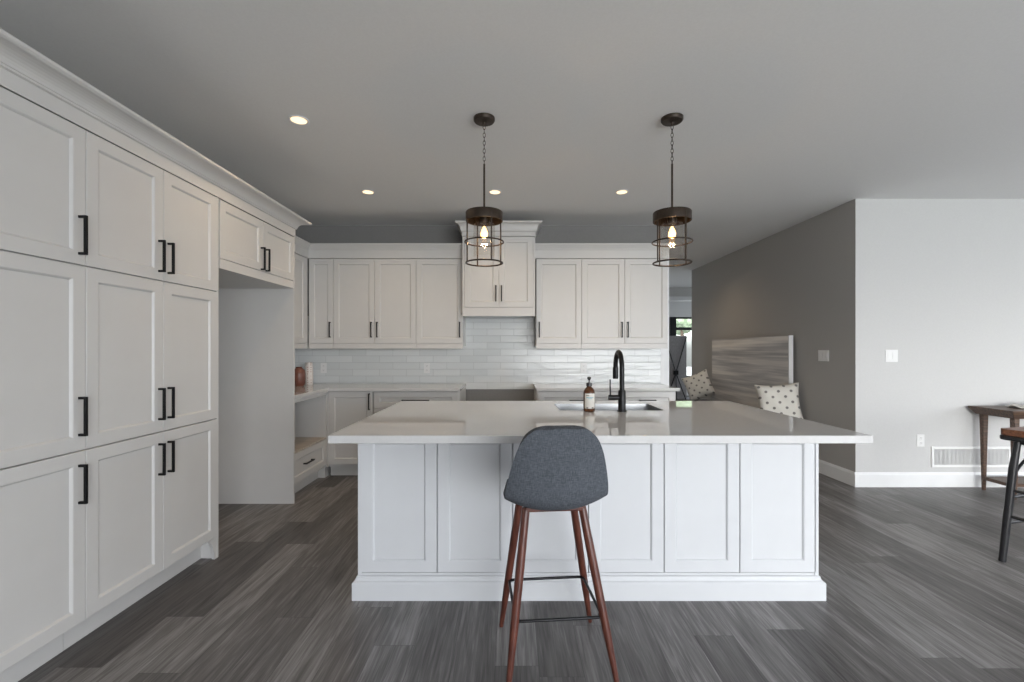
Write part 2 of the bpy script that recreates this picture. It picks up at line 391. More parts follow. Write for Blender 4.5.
# ------------------------------------------------------------------ cabinet helpers
def door_bm(w, h, stile=.06, t=.02, rec=.010):
    bm = BM()
    def ring(i, y): return [bm.verts.new((x, y, z)) for x, z in ((i, i), (w-i, i), (w-i, h-i), (i, h-i))]
    rs = [ring(0, t), ring(0, .0015), ring(.0015, 0), ring(stile-.004, 0), ring(stile, .003), ring(stile+.005, rec)]
    bm.faces.new(rs[0])
    for a, b_ in zip(rs, rs[1:]):
        for k in range(4): bm.faces.new((a[k], a[(k+1) % 4], b_[(k+1) % 4], b_[k]))
    bm.faces.new(rs[-1]); return bm
def handle_bm(L, horizontal=False):
    bm = BM(); t = .0055; pr = .034
    if horizontal:
        box(bm, -L/2, L/2, -pr, -pr+2*t, -t, t)
        for s in (-1, 1): box(bm, s*L/2-t-s*t, s*L/2+t-s*t, -pr+2*t, 0, -t, t)
    else:
        box(bm, -t, t, -pr, -pr+2*t, -L/2, L/2)
        for s in (-1, 1): box(bm, -t, t, -pr+2*t, 0, s*L/2-t-s*t, s*L/2+t-s*t)
    return bm
HL = .168
def front(parent, x0, x1, z0, z1, handle=None, kind='door', m='paint', stile=.06, hl=HL):
    g = .0016
    d = obj(kind, door_bm(x1-x0-2*g, z1-z0-2*g, stile), m, parent, loc=(x0+g, 0, z0+g))
    if handle:
        hx, hz, hor = handle
        obj('handle', handle_bm(hl, hor), 'black', d, bevel=.0008, loc=(hx-x0-g, 0, hz-z0-g))
    return d
ROT = R(90)   # fronts facing +x: local x runs along world y

# ---- tall pantry wall on the left
PX = -1.847
def pantry(y0, cols, label, end=False):
    """cols: list of (width, handle side)"""
    w = sum(c[0] for c in cols)
    t = thing('pantry_cabinet', label, 'cabinet', (PX, y0, 0), ROT, None)
    D = PX-XL
    obj('body', box(BM(), .001, w-.001, .021, D-.001, .137, 2.262), 'paint', t)
    obj('toe_kick', box(BM(), .001, w-.001, .10, .12, 0, .136), 'paint', t)
    x = 0
    for cw, side in cols:
        hx = x+.032 if side == 'L' else x+cw-.032
        for (z0, z1, hz) in ((.137, .873, .733), (.876, 1.667, 1.022), (1.670, 2.26, 1.796)):
            front(t, x, x+cw, z0, z1, (hx, hz, False))
        x += cw
    if end:
        bm = BM(); box(bm, w, w+.018, .002, D-.001, 0, 2.262)
        obj('end_panel', bm, 'paint', t)
        # curved foot at the corner of the toe space
        bm = BM(); pts = [(w, .0), (w, .136), (w-.075, .136)]
        for k in range(8):
            a = PI/2*k/7; pts.append((w-.075+.06*math.sin(a)*1.0, .12-.12*(1-math.cos(a))))
        vs0 = [bm.verts.new((x_, .004, z_)) for x_, z_ in pts]; vs1 = [bm.verts.new((x_, .022, z_)) for x_, z_ in pts]
        bm.faces.new(vs0); bm.faces.new(vs1[::-1]); k_ = len(pts)
        for i in range(k_): bm.faces.new((vs0[i], vs0[(i+1) % k_], vs1[(i+1) % k_], vs1[i]))
        obj('foot', bm, 'paint', t)
    return t
pantry(1.076, [(.449, 'L')], 'tall cream pantry cabinet nearest the camera, mostly outside the left edge')
pantry(1.526, [(.448, 'R')], 'tall single-door-wide cream pantry cabinet at the left edge of the view')
pantry(1.974, [(.438, 'R'), (.437, 'L')], 'tall cream pantry cabinet two doors wide, next to the refrigerator alcove', True)
struct_end = None

# ---- refrigerator surround
t = thing('refrigerator_surround', 'cream over-refrigerator cabinet with tall side panel around the empty alcove', 'cabinet', (PX, 2.869, 0), ROT)
D = PX-XL
obj('body', box(BM(), .001, .98, .021, D-.001, 1.822, 2.262), 'paint', t)
front(t, .012, .512, 1.885, 2.258, (.512-.032, 1.975, False))
front(t, .512, .985, 1.885, 2.258, (.512+.032, 1.975, False))
obj('rail', box(BM(), .012, .985, .002, .021, 1.822, 1.883), 'paint', t)
obj('side_panel', box(BM(), .982, 1.0, .0, D-.001, 0, 2.262), 'paint', t)

# ---- crown over the pantry run
def crown_prof(zb, zf, zt, out):
    p = [(.0005, zb), (.004, zb), (.004, zf), (.014, zf+.004), (.014, zf+.012)]
    n_ = 7
    for k in range(n_+1):
        a = PI/2*k/n_
        p.append((.018+(out-.03)*(1-math.cos(a)), zf+.014+(zt-zf-.034)*math.sin(a)))
    p += [(out-.004, zt-.016), (out, zt-.012), (out, zt), (-.02, zt), (-.02, zb+.002)]
    return p
tag(obj('crown_moulding', sweep(BM(), [(o, z+.001) for o, z in crown_prof(2.262, 2.325, 2.405, .10)], [(PX, 1.077), (PX, 3.869), (XL+.002, 3.869)]), 'paint'),
    'deep cream crown moulding along the top of the tall left cabinets', 'crown moulding')

# ---- upper cabinets of the back wall and the corner
UY = 4.91; UX = -2.2; ZU0 = 1.369; ZU1 = 2.284
def upper(x0, cols, label, group=None):
    w = sum(c[0] for c in cols)
    t = thing('wall_cabinet', label, 'cabinet', (x0, UY, 0), 0, group)
    obj('body', box(BM(), .001, w-.001, .021, YB-UY-.014, 1.345, ZU1+.002), 'paint', t)
    obj('light_rail', box(BM(), .001, w-.001, .004, .022, 1.315, ZU0-.002), 'paint', t)
    x = 0
    for cw, side in cols:
        hx = x+.032 if side == 'L' else x+cw-.032
        front(t, x, x+cw, ZU0, ZU1, (hx, 1.518, False)); x += cw
    return t
upper(-2.194, [(.266, 'R')], 'narrow cream wall cabinet in the back left corner above the counter')
upper(-1.928, [(.445, 'R'), (.448, 'L')], 'cream two-door wall cabinet left of the hood, between narrow and single doors')
upper(-1.035, [(.505, 'R')], 'cream single-door wall cabinet directly left of the range hood cabinet')
upper(.262, [(.490, 'L')], 'cream single-door wall cabinet directly right of the range hood cabinet')
upper(.752, [(.464, 'R'), (.466, 'L')], 'cream two-door wall cabinet at the right end of the back wall')
# left run of uppers on the left wall
t = thing('wall_cabinet', 'cream wall cabinet on the left wall, half hidden behind the refrigerator panel', 'cabinet', (UX, 3.872, 0), ROT)
w = UY-3.872
obj('body', box(BM(), .001, w-.002, .021, UX-XL-.014, 1.345, ZU1+.002), 'paint', t)
obj('light_rail', box(BM(), .001, w-.002, .004, .022, 1.315, ZU0-.002), 'paint', t)
front(t, 0, .49, ZU0, ZU1, (.458, 1.518, False)); front(t, .49, .985, ZU0, ZU1, (.522, 1.518, False))
obj('filler', box(BM(), .986, w-.002, .004, .022, ZU0, ZU1), 'paint', t)
# hood cabinet
HY = 4.80; hx0 = -.524; hx1 = .246
t = thing('hood_cabinet', 'tall cream range hood cabinet rising above its neighbours in the back wall centre', 'cabinet', (hx0, HY, 0), 0)
w = hx1-hx0
bm = BM(); box(bm, .001, w-.001, .021, YB-HY-.014, 1.671, 2.50); obj('body', bm, 'paint', t)
obj('rail', box(BM(), .001, w-.001, .002, .021, 1.657, 1.748), 'paint', t)
for nm, a, c in (('stile', .001, .022), ('stile', w-.022, w-.001)): obj(nm, box(BM(), a, c, .003, .021, 1.75, 2.498), 'paint', t)
front(t, .023, w/2, 1.75, 2.498, (w/2-.03, 1.895, False)); front(t, w/2, w-.023, 1.75, 2.498, (w/2+.03, 1.895, False))
obj('hood_insert', box(BM(), .05, w-.05, .05, YB-HY-.03, 1.661, 1.67), 'steel', t)
tag(obj('crown_moulding', sweep(BM(), crown_prof(2.501, 2.545, 2.645, .068), [(hx0, YB-.002), (hx0, HY), (hx1, HY), (hx1, YB-.002)][::1]), 'paint'),
    'flared cream crown moulding on top of the range hood cabinet', 'crown moulding')
def small_crown(path, label):
    p = [(.0005, 2.287), (.005, 2.287), (.005, 2.375), (.012, 2.38), (.012, 2.39), (.02, 2.40), (.034, 2.425), (.042, 2.43), (.042, 2.442), (-.02, 2.442), (-.02, 2.289)]
    tag(obj('crown_moulding', sweep(BM(), p, path), 'paint'), label, 'crown moulding')
small_crown([(UX, 3.985), (UX, UY), (hx0-.002, UY)], 'low cream crown moulding over the wall cabinets left of the hood')
small_crown([(hx1+.002, UY), (1.683, UY), (1.683, YB-.002)], 'low cream crown moulding over the wall cabinets right of the hood')

# ---- backsplash tile
bm = BM()
box(bm, XL+.012, 1.715, YB-.012, YB-.001, .846, 1.69); box(bm, XL+.001, XL+.012, 3.87, YB-.001, .846, 1.40)
tag(obj('tile_backsplash', bm, 'tile'), 'glossy white subway tile backsplash behind the counters and range gap', 'backsplash')

# ---- base cabinets along the back wall
BY = 4.63; ZT = .88
def base(x0, w, label, fronts, toe=True):
    t = thing('base_cabinet', label, 'cabinet', (x0, BY, 0), 0)
    obj('body', box(BM(), .001, w-.001, .021, YB-BY-.014, .11, ZT), 'paint', t)
    obj('toe_kick', box(BM(), .001, w-.001, .09, .11, 0, .109), 'paint', t)
    for (kind, a, b_, z0, z1, h) in fronts: front(t, a, b_, z0, z1, h, kind, hl=.28 if (h[2] and w > .85) else HL)
    return t
t = base(-1.88, .465, 'cream corner base cabinet with one door in the back left corner', [('door', .012, .462, .135, .875, (.43, .775, False))])
obj('filler', box(BM(), -.001, .0105, .001, .0205, .11, ZT), 'paint', t)
base(-1.415, .885, 'cream three-drawer base cabinet left of the empty range gap',
     [('drawer', .01, .865, .705, .875, (.4375, .79, True)), ('drawer', .01, .865, .425, .702, (.4375, .64, True)), ('drawer', .01, .865, .135, .422, (.4375, .36, True))])
for dx0, w, lab in ((.252, .828, 'cream three-drawer base cabinet right of the range gap, behind the soap bottle'), (1.08, .592, 'cream three-drawer base cabinet at the right end of the back counter')):
    base(dx0, w, lab, [('drawer', .012, w-.012, z0, z1, (w/2, hz, True)) for z0, z1, hz in ((.705, .875, .79), (.425, .702, .64), (.135, .422, .36))])
# left wall base with the open niche and drawer
t = thing('niche_cabinet', 'cream base cabinet on the left wall with open niche above a drawer', 'cabinet', (-1.882, 3.872, 0), ROT)
w = BY-3.872-.002; D = -1.882-XL-.014
bm = BM(); box(bm, 0, .02, .0, D, .11, ZT); box(bm, w-.02, w, .0, D, .11, ZT); box(bm, .02, w-.02, D-.015, D, .11, ZT); box(bm, .02, w-.02, .021, D-.015, .11, .40); box(bm, .02, w-.02, .0, D-.015, .845, ZT)
obj('body', bm, 'paint', t)
obj('shelf', box(BM(), .02, w-.02, .002, D-.016, .40, .418), 'shelfwood', t)
front(t, .02, w-.02, .135, .398, (.315, .275, True), 'drawer')
obj('toe_kick', box(BM(), 0, w, .09, .11, 0, .109), 'paint', t)
obj('corner_panel', box(BM(), w, w+.60, .021, D, .0, ZT), 'paint', t)

# ---- quartz counters on the back run
bm = BM(); prism(bm, [(XL+.013, 3.872), (-1.86, 3.872), (-1.86, 4.605), (-.527, 4.605), (-.527, YB-.013), (XL+.013, YB-.013)], .882, .914)
tag(obj('countertop', bm, 'quartz', bevel=.002), 'L-shaped white quartz countertop in the back left corner', 'countertop')
tag(obj('countertop', box(BM(), .247, 1.70, 4.605, YB-.013, .882, .914), 'quartz', bevel=.002), 'short straight white quartz countertop at the right of the range gap', 'countertop')

# ------------------------------------------------------------------ island
IX0, IX1, IY0, IY1 = -.809, 1.610, 2.39, 3.43
t = thing('kitchen_island', 'long white panelled kitchen island in the middle of the room', 'kitchen island', ((IX0+IX1)/2, 2.9, 0))
cx = (IX0+IX1)/2; hw = (IX1-IX0)/2
y0 = IY0-2.9; y1 = IY1-2.9
bm = BM()
box(bm, -hw, -hw+.02, y0, y1, 0, .876); box(bm, hw-.02, hw, y0, y1, 0, .876); box(bm, -hw+.02, hw-.02, y0+.021, y0+.04, 0, .876); box(bm, -hw+.02, hw-.02, y1-.02, y1, 0, .876)
obj('body', bm, 'island', t)
bm = BM(); box(bm, -hw+.0005, -hw+.016, y0-.002, y0+.002, 0, .876)
bm.free()
def isl_front():
    xs = [-.793, -.3935, .003, .4015, .799, 1.197, 1.598]
    for a, c in zip(xs, xs[1:]):
        g = .0022
        obj('panel_door', door_bm(c-a-2*g, .874-.136, .063, .02, .010), 'island', t, loc=(a+g-cx, y0, .136))
isl_front()
obj('base_rail', box(BM(), -hw+.02, hw-.02, y0+.003, y0+.02, .0, .133), 'island', t)
prof = [(.0005, .0), (.024, 0), (.024, .088), (.020, .094), (.012, .099), (.007, .108), (.006, .118), (.0005, .121)]
obj('base_moulding', sweep(BM(), prof, [(-hw, y1), (-hw, y0), (hw, y0), (hw, y1)][::1]), 'island', t)
# slab with a sink cut-out
SX0, SX1, SY0, SY1 = -.841, 1.651, 2.08, 3.475
KX0, KX1, KY0, KY1 = .305, .985, 2.935, 3.30
bm = BM(); xs = [SX0, KX0, KX1, SX1]; ys = [SY0, KY0, KY1, SY1]
V = {}
for zi, z in enumerate((.878, .914)):
    for i, x in enumerate(xs):
        for j, y in enumerate(ys): V[i, j, zi] = bm.verts.new((x-.405, y-2.78, z-.878))
for i in range(3):
    for j in range(3):
        if (i, j) == (1, 1): continue
        for zi in (0, 1): bm.faces.new([V[i, j, zi], V[i+1, j, zi], V[i+1, j+1, zi], V[i, j+1, zi]])
def side(a, b_): bm.faces.new([V[(*a, 0)], V[(*b_, 0)], V[(*b_, 1)], V[(*a, 1)]])
for i in range(3): side((i, 0), (i+1, 0)); side((i, 3), (i+1, 3)); side((0, i), (0, i+1)); side((3, i), (3, i+1))
side((1, 1), (2, 1)); side((1, 2), (2, 2)); side((1, 1), (1, 2)); side((2, 1), (2, 2))
tag(obj('island_countertop', bm, 'quartz', bevel=.002, loc=(.405, 2.78, .878)), 'large white quartz countertop overhanging the kitchen island', 'countertop')
# sink
bm = BM(); e_ = .012; dz = .2
def rr(x0, x1, y0_, y1_, r, z, k=5):
    P = []
    for cx_, cy_, a0 in ((x1-r, y1_-r, 0), (x0+r, y1_-r, 90), (x0+r, y0_+r, 180), (x1-r, y0_+r, 270)):
        for q in range(k+1):
            a = R(a0+90*q/k); P.append(bm.verts.new((cx_+r*math.cos(a), cy_+r*math.sin(a), z)))
    return P
kw, kh = (KX1-KX0)/2-.0015, (KY1-KY0)/2-.0015
L_ = [rr(-kw, kw, -kh, kh, .012, 0), rr(-kw+.003, kw-.003, -kh+.003, kh-.003, .012, .0), rr(-kw+.006, kw-.006, -kh+.006, kh-.006, .03, -dz+.02), rr(-kw+.03, kw-.03, -kh+.03, kh-.03, .03, -dz)]
L_ = L_[::1]
for A, B in zip(L_, L_[1:]):
    for k in range(len(A)): bm.faces.new((A[k], A[(k+1) % len(A)], B[(k+1) % len(B)], B[k]))
bm.faces.new(L_[-1])
sk = obj('sink', bm, 'steel', smooth=True, loc=((KX0+KX1)/2, (KY0+KY1)/2, .9125)); md = sk.modifiers.new('s', 'SOLIDIFY'); md.thickness = .0012; md.offset = 0
tag(sk, 'undermount stainless steel sink set in the island countertop', 'sink')
obj('drain', lathe(BM(), [(0, .003), (.03, .003), (.042, .006), (.045, .001), (0, .001)], 24), 'steel', sk, smooth=True, loc=(0, .05, -dz+.001))

# faucet
t = thing('faucet', 'matt black gooseneck pull-down faucet on the island counter', 'faucet', (.697, 2.885, .9145))
obj('base', lathe(BM(), [(0, 0), (.029, 0), (.029, .006), (.024, .010), (.0235, .125), (.0205, .135), (0, .135)], 28), 'black', t, smooth=True)
pts = [(0, 0, .12), (0, 0, .20), (0, 0, .27)]
for k in range(1, 15):
    a = PI*k/14; pts.append((0, .09-.09*math.cos(a), .27+.105*math.sin(a)))
pts.append((0, .18, .25))
obj('spout', tube(BM(), pts, .0155, 16), 'black', t, smooth=True)
obj('spray_head', lathe(BM(), [(0, 0), (.017, 0), (.0185, .006), (.0185, .07), (.0165, .08), (0, .08)], 20), 'black', t, smooth=True, loc=(0, .18, .195))
h = obj('lever_mount', tube(BM(), [(-.02, 0, 0), (-.085, 0, 0)], [.0165, .0165], 18), 'black', t, smooth=True, loc=(0, 0, .088))
obj('lever', tube(BM(), [(-.073, 0, .012), (-.075, -.002, .06), (-.076, -.004, .115)], [.0052, .0048, .0042], 10), 'black', h, smooth=True)

# soap bottle
t = thing('soap_bottle', 'amber soap bottle with cream label and black pump beside the sink', 'bottle', (.489, 2.885, .9145))
bt_ = obj('bottle_body', lathe(BM(), [(0, 0), (.031, 0), (.0355, .004), (.0365, .012), (.0365, .118), (.034, .132), (.026, .146), (.0165, .154), (.0145, .158), (.0145, .166), (0, .166)], 32), 'amber', t, smooth=True)
bm = BM(); seg = 18; a0, a1 = R(-90-56), R(-90+56); pr = None
for k in range(seg+1):
    a = a0+(a1-a0)*k/seg; q = [bm.verts.new((.0369*math.cos(a), .0369*math.sin(a), z)) for z in (.022, .116)]
    if pr: bm.faces.new((pr[0], q[0], q[1], pr[1]))
    pr = q
lb = obj('paper_label', bm, 'labelpaper', t, smooth=True)
def band(z0, z1, d0, d1, m):
    bm = BM(); pr = None
    for k in range(9):
        a = R(-90+d0+(d1-d0)*k/8); q = [bm.verts.new((.0372*math.cos(a), .0372*math.sin(a), z)) for z in (z0, z1)]
        if pr: bm.faces.new((pr[0], q[0], q[1], pr[1]))
        pr = q
    obj('printed_line', bm, m, lb)
band(.101, .105, -42, -8, 'inkdark'); band(.089, .093, -38, 36, 'inkblue'); band(.083, .0855, -20, 22, 'inkblue'); band(.024, .030, -38, -18, 'inkdark'); band(.024, .030, 14, 36, 'inkdark')
p = obj('pump_collar', lathe(BM(), [(0, .160), (.0185, .160), (.0185, .180), (.012, .183), (.007, .184), (.007, .186), (0, .186)], 24), 'pump', t, smooth=True)
obj('pump_stem', tube(BM(), [(0, 0, .184), (0, 0, .199)], .004, 10), 'pump', p, smooth=True)
bm = BM(); lathe(bm, [(0, .196), (.006, .198), (.0125, .209), (.012, .216), (.008, .219), (0, .22)], 20); tube(bm, [(0, .0, .213), (0, .03, .214), (0, .042, .209)], [.006, .0045, .004], 10)
obj('pump_head', bm, 'pump', p, smooth=True)

# ------------------------------------------------------------------ pendants
def pendant(x, y, rz, label):
    t = thing('pendant_lamp', label, 'pendant lamp', (x, y, ZC), rz, 'cage pendant lamps above the island')
    obj('canopy', lathe(BM(), [(0, -.0005), (.066, -.0005), (.066, -.016), (.06, -.024), (.012, -.028), (.009, -.045), (0, -.045)], 32), 'bronze', t, smooth=True)
    bm = BM(); z = -.045; k = 0
    while z > -.285:
        pts = []
        for i in range(14):
            a = 2*PI*i/14; u, v = .0075*math.cos(a), .0155*math.sin(a)
            pts.append((u, 0, z-.0125+v) if k % 2 == 0 else (0, u, z-.0125+v))
        tube(bm, pts, .0018, 6, closed=True); z -= .0245; k += 1
    obj('chain', bm, 'bronze', t, smooth=True)
    obj('rod', tube(BM(), [(0, 0, -.285), (0, 0, -.586)], .0062, 12), 'bronze', t, smooth=True)
    cap = obj('cap', lathe(BM(), [(0, -.583), (.112, -.583), (.1145, -.587), (.1145, -.640), (.110, -.642), (.108, -.640), (.108, -.590), (0, -.590)], 48), 'bronze', t, smooth=True)
    obj('socket', lathe(BM(), [(0, -.590), (.028, -.590), (.028, -.640), (.024, -.655), (0, -.655)], 24), 'bronze', cap, smooth=True)
    fr = BM()
    for kk in range(4):
        a = R(90*kk+26); c_, s_ = .112*math.cos(a), .112*math.sin(a)
        tube(fr, [(c_, s_, -.60), (c_, s_, -.898)], .0045, 8)
    tube(fr, ring_pts(.1185, -.768, 48), .0046, 8, closed=True); tube(fr, ring_pts(.112, -.897, 48), .0052, 8, closed=True)
    obj('cage', fr, 'bronze', t, smooth=True)
    obj('glass_cylinder', lathe(BM(), [(.066, -.592), (.066, -.86), (.0645, -.86), (.0645, -.592)], 40, closed=True), 'glass', t, smooth=True)
    b_ = obj('bulb', lathe(BM(), [(0, -.655), (.012, -.655), (.014, -.668), (.022, -.69), (.031, -.715), (.032, -.735), (.026, -.757), (.014, -.772), (0, -.777)], 24), 'glass', t, smooth=True)
    fb = lathe(BM(), [(0, -.668), (.006, -.672), (.016, -.692), (.023, -.715), (.021, -.732), (.010, -.744), (0, -.747)], 16)
    obj('filament', fb, 'filament', b_, smooth=True)
    l = bpy.data.lights.new('lamp_light', 'POINT'); l.energy = 3.0; l.color = (1, .68, .38); l.shadow_soft_size = .02
    lo = bpy.data.objects.new('lamp_light', l); COL.objects.link(lo); lo.parent = t; lo.location = (0, 0, -.758)
    return t
pendant(-.172, 2.817, R(0), 'left of the two bronze cage pendant lamps over the island')
pendant(.991, 2.817, R(-3), 'right of the two bronze cage pendant lamps over the island')

# ------------------------------------------------------------------ recessed lights
def downlight(x, y, label, power=20):
    t = thing('recessed_light', label, 'ceiling light', (x, y, ZC), 0, 'recessed ceiling lights')
    obj('trim_ring', lathe(BM(), [(.047, -.0005), (.060, -.0005), (.062, -.004), (.058, -.007), (.047, -.004)], 36, closed=True), 'trim', t, smooth=True)
    obj('lens', lathe(BM(), [(0, -.002), (.047, -.002), (.0465, -.0035), (0, -.0045)], 32), 'lens', t, smooth=True)
    l = bpy.data.lights.new('downlight_beam', 'SPOT'); l.energy = power; l.color = (1, .74, .47); l.spot_size = R(150); l.spot_blend = .9; l.shadow_soft_size = .045
    lo = bpy.data.objects.new('downlight_beam', l); COL.objects.link(lo); lo.parent = t; lo.location = (0, 0, -.02)
downlight(-1.33, 2.84, 'nearest lit recessed ceiling light, above the aisle by the pantry')
downlight(-1.31, 4.14, 'small lit recessed ceiling light at the left of the far row')
downlight(-.155, 4.14, 'small lit recessed ceiling light in the middle of the far row, beside the left pendant')
downlight(2.28, 6.75, 'added recessed ceiling light over the hall bench, unseen behind the kitchen wall', 26)  # added lamp, out of view, to warm the bench and hall wall
downlight(2.3, 9.2, 'added recessed ceiling light deep in the hall, unseen behind the kitchen wall', 20)  # second added lamp, unseen, for warm light farther down the hall
downlight(1.0, 4.14, 'small lit recessed ceiling light at the right of the far row')

# ------------------------------------------------------------------ bar stool with shell seat
t = thing('bar_stool', 'charcoal fabric shell bar stool with walnut legs in front of the island', 'stool', (.180, 1.965, 0), R(5))
def cat(pts, u):
    n_ = len(pts)-1; x = min(max(u, 0), 1)*n_; i = min(int(x), n_-1); f = x-i
    P = [pts[max(i-1, 0)], pts[i], pts[i+1], pts[min(i+2, n_)]]
    return [.5*((2*b1)+(-a+c)*f+(2*a-5*b1+4*c-d)*f*f+(-a+3*b1-3*c+d)*f**3) for a, b1, c, d in zip(*P)]
# y, z, half width, forward/up curl of the sides
prof = [(.200, .670, .115, .004), (.190, .685, .152, .008), (.15, .696, .176, .016), (.08, .694, .189, .026), (0, .694, .194, .036), (-.08, .692, .193, .043), (-.145, .706, .194, .046),
        (-.18, .732, .197, .045), (-.197, .785, .192, .040), (-.208, .85, .181, .032), (-.22, .92, .165, .022), (-.227, .972, .144, .012), (-.230, .998, .120, .007), (-.231, 1.012, .092, .004), (-.232, 1.019, .058, .001)]
bm = BM(); NU, NV = 44, 20; grid = []
for i in range(NU+1):
    u = i/NU; y, z, hw_, cu = cat(prof, u); hw_ *= .955
    y2, z2, _, _ = cat(prof, min(1, u+.02)); y1_, z1_, _, _ = cat(prof, max(0, u-.02))
    tn = Vector((0, y2-y1_, z2-z1_)).normalized(); nr = Vector((0, tn.z, -tn.y))
    if nr.z < 0 and u < .4: nr = -nr
    nr = Vector((0, -tn.z*-1, 0)) if False else Vector((0, tn.z, -tn.y))   # towards sitter
    row = []
    for j in range(NV+1):
        s = -1+2*j/NV
        row.append(bm.verts.new(Vector((hw_*s, y, z))+nr*cu*abs(s)**2.2))
    grid.append(row)
for i in range(NU):
    for j in range(NV): bm.faces.new((grid[i][j], grid[i+1][j], grid[i+1][j+1], grid[i][j+1]))
st = obj('seat_shell', bm, 'fabric', t, smooth=True)
st.location.x = -.018
md = st.modifiers.new('s', 'SOLIDIFY'); md.thickness = .040; md.offset = -1 
md = st.modifiers.new('b', 'BEVEL'); md.width = .016; md.segments = 4; md.limit_method = 'ANGLE'; md.angle_limit = R(50)
LEG = {}
for sx_, sy_ in ((-1, 1), (1, 1), (-1, -1), (1, -1)):
    tp = Vector((sx_*.116-.016, sy_*.098, .662)); ft = Vector((sx_*.214, sy_*.205, 0)); LEG[sx_, sy_] = (tp, ft)
    ax = (ft-tp)
    pts = [tp+ax*k for k in (0, .3, .7, .985, 1)]
    lg = obj('leg', tube(BM(), pts, [.0165, .018, .0165, .0105, .0095], 16), 'walnut', t, smooth=True)
    obj('foot_pad', lathe(BM(), [(0, -.0045), (.006, -.0045), (.007, .001), (0, .001)], 12), 'black', lg, loc=(ft.x, ft.y, .0046))
bm = BM()
box(bm, -.138, .106, -.116, -.084, .648, .668); box(bm, -.138, .106, .084, .116, .648, .668); box(bm, -.036, .004, -.084, .084, .648, .666)
obj('seat_frame', bm, 'walnut', t, bevel=.006)
def on_leg(k, z):
    tp, ft = LEG[k]; f = (tp.z-z)/tp.z; return tp+(ft-tp)*f
bm = BM()
for off in (0,):
    P = [on_leg(k, .245)*1.0 for k in ((-1, -1), (1, -1), (1, 1), (-1, 1))]
    P = [Vector((p.x*.98, p.y*.98, p.z-.006)) for p in P]; Q = []
    for i in range(4):
        a, b2, c = P[i-1], P[i], P[(i+1) % 4]
        for k in range(6):
            f = k/5; r_ = .025
            p0 = b2+(a-b2).normalized()*r_; p2 = b2+(c-b2).normalized()*r_
            Q.append(p0*(1-f)**2+b2*2*f*(1-f)+p2*f*f)
    tube(bm, Q, .0062, 10, closed=True)
obj('foot_ring', bm, 'black', t, smooth=True)
for k in LEG:
    p = on_leg(k, .245); obj('screw', tube(BM(), [(p.x*.91, p.y*.91, p.z), (p.x*1.03, p.y*1.03, p.z)], .005, 10), 'black', t, smooth=True)

# ------------------------------------------------------------------ hall bench with banded board, cushions
t = thing('bench', 'long dark bench with tall grey banded back board against the hall wall', 'bench', (2.948, 6.24, 0))
bd = obj('back_board', box(BM(), .235, .275, -1.0, 1.0, .02, 1.462), 'marble', t)
obj('board_edge', box(BM(), .232, .279, -1.018, -1.0, .02, 1.466), 'trim', bd, loc=(0, 0, 0))
obj('seat_cushion', box(BM(), -.29, .232, -1.17, 1.18, .40, .49), 'darkseat', t, bevel=.02)
obj('seat_base', box(BM(), -.27, .232, -1.10, 1.10, .10, .40), 'darkseat', t)
for sx_ in (-.25, .20):
    for sy_ in (-1.05, 1.02): obj('leg', box(BM(), sx_, sx_+.035, sy_, sy_+.035, 0, .10), 'blackwood', t)
def cushion(loc, rot, size, label, th=.20):
    bm = BM(); n_ = 22; fr = []
    for sgn in (1, -1):
        g = []
        for i in range(n_+1):
            r_ = []
            for j in range(n_+1):
                a = -1+2*i/n_; c = -1+2*j/n_
                pin = 1-.10*(1-abs(a)**2)*abs(c)**3; pin2 = 1-.10*(1-abs(c)**2)*abs(a)**3
                y = sgn*th/2*((1-a**4)*(1-c**4))**.55
                y += .006*math.sin(a*7+c*5)*(1-a*a)*(1-c*c)
                r_.append(bm.verts.new((a*size/2*pin2, y, c*size/2*pin)))
            g.append(r_)
        for i in range(n_):
            for j in range(n_): bm.faces.new((g[i][j], g[i+1][j], g[i+1][j+1], g[i][j+1]))
    bmesh.ops.remove_doubles(bm, verts=bm.verts, dist=.0012)
    o = obj('throw_cushion', bm, 'dots', smooth=True, loc=loc); o.rotation_euler = rot
    tag(o, label, 'cushion', 'dotted cushions on the hall bench')
cushion((3.0, 5.12, .70), (R(-12), R(-5), R(-22)), .45, 'cream cushion with dark dots at the near end of the hall bench')
cushion((3.0, 7.32, .715), (R(-10), R(-24), R(-35)), .43, 'cream dotted cushion at the far end of the hall bench')

# ------------------------------------------------------------------ panel with crossed rods in the far room
t = thing('room_screen', 'tall dark grey panel screen with crossed black rods in the far room', 'screen', (3.95, 11.0, 0))
obj('panel', box(BM(), -.27, .27, 0, .04, .06, 1.63), 'screen', t, bevel=.004)
bm = BM(); hub = Vector((0, -.03, .74))
for q in ((-.26, -.02, 1.60), (.26, -.02, 1.60), (-.26, -.06, 0.01), (.26, -.06, 0.01), (0, -.08, .01)): tube(bm, [hub, q], .011, 8)
obj('crossed_rods', bm, 'black', t, smooth=True)
obj('hub', box(BM(), -.055, .055, -.055, -.005, .69, .79), 'black', t, bevel=.004)
obj('base', box(BM(), -.24, .24, -.02, .10, 0, .06), 'black', t)

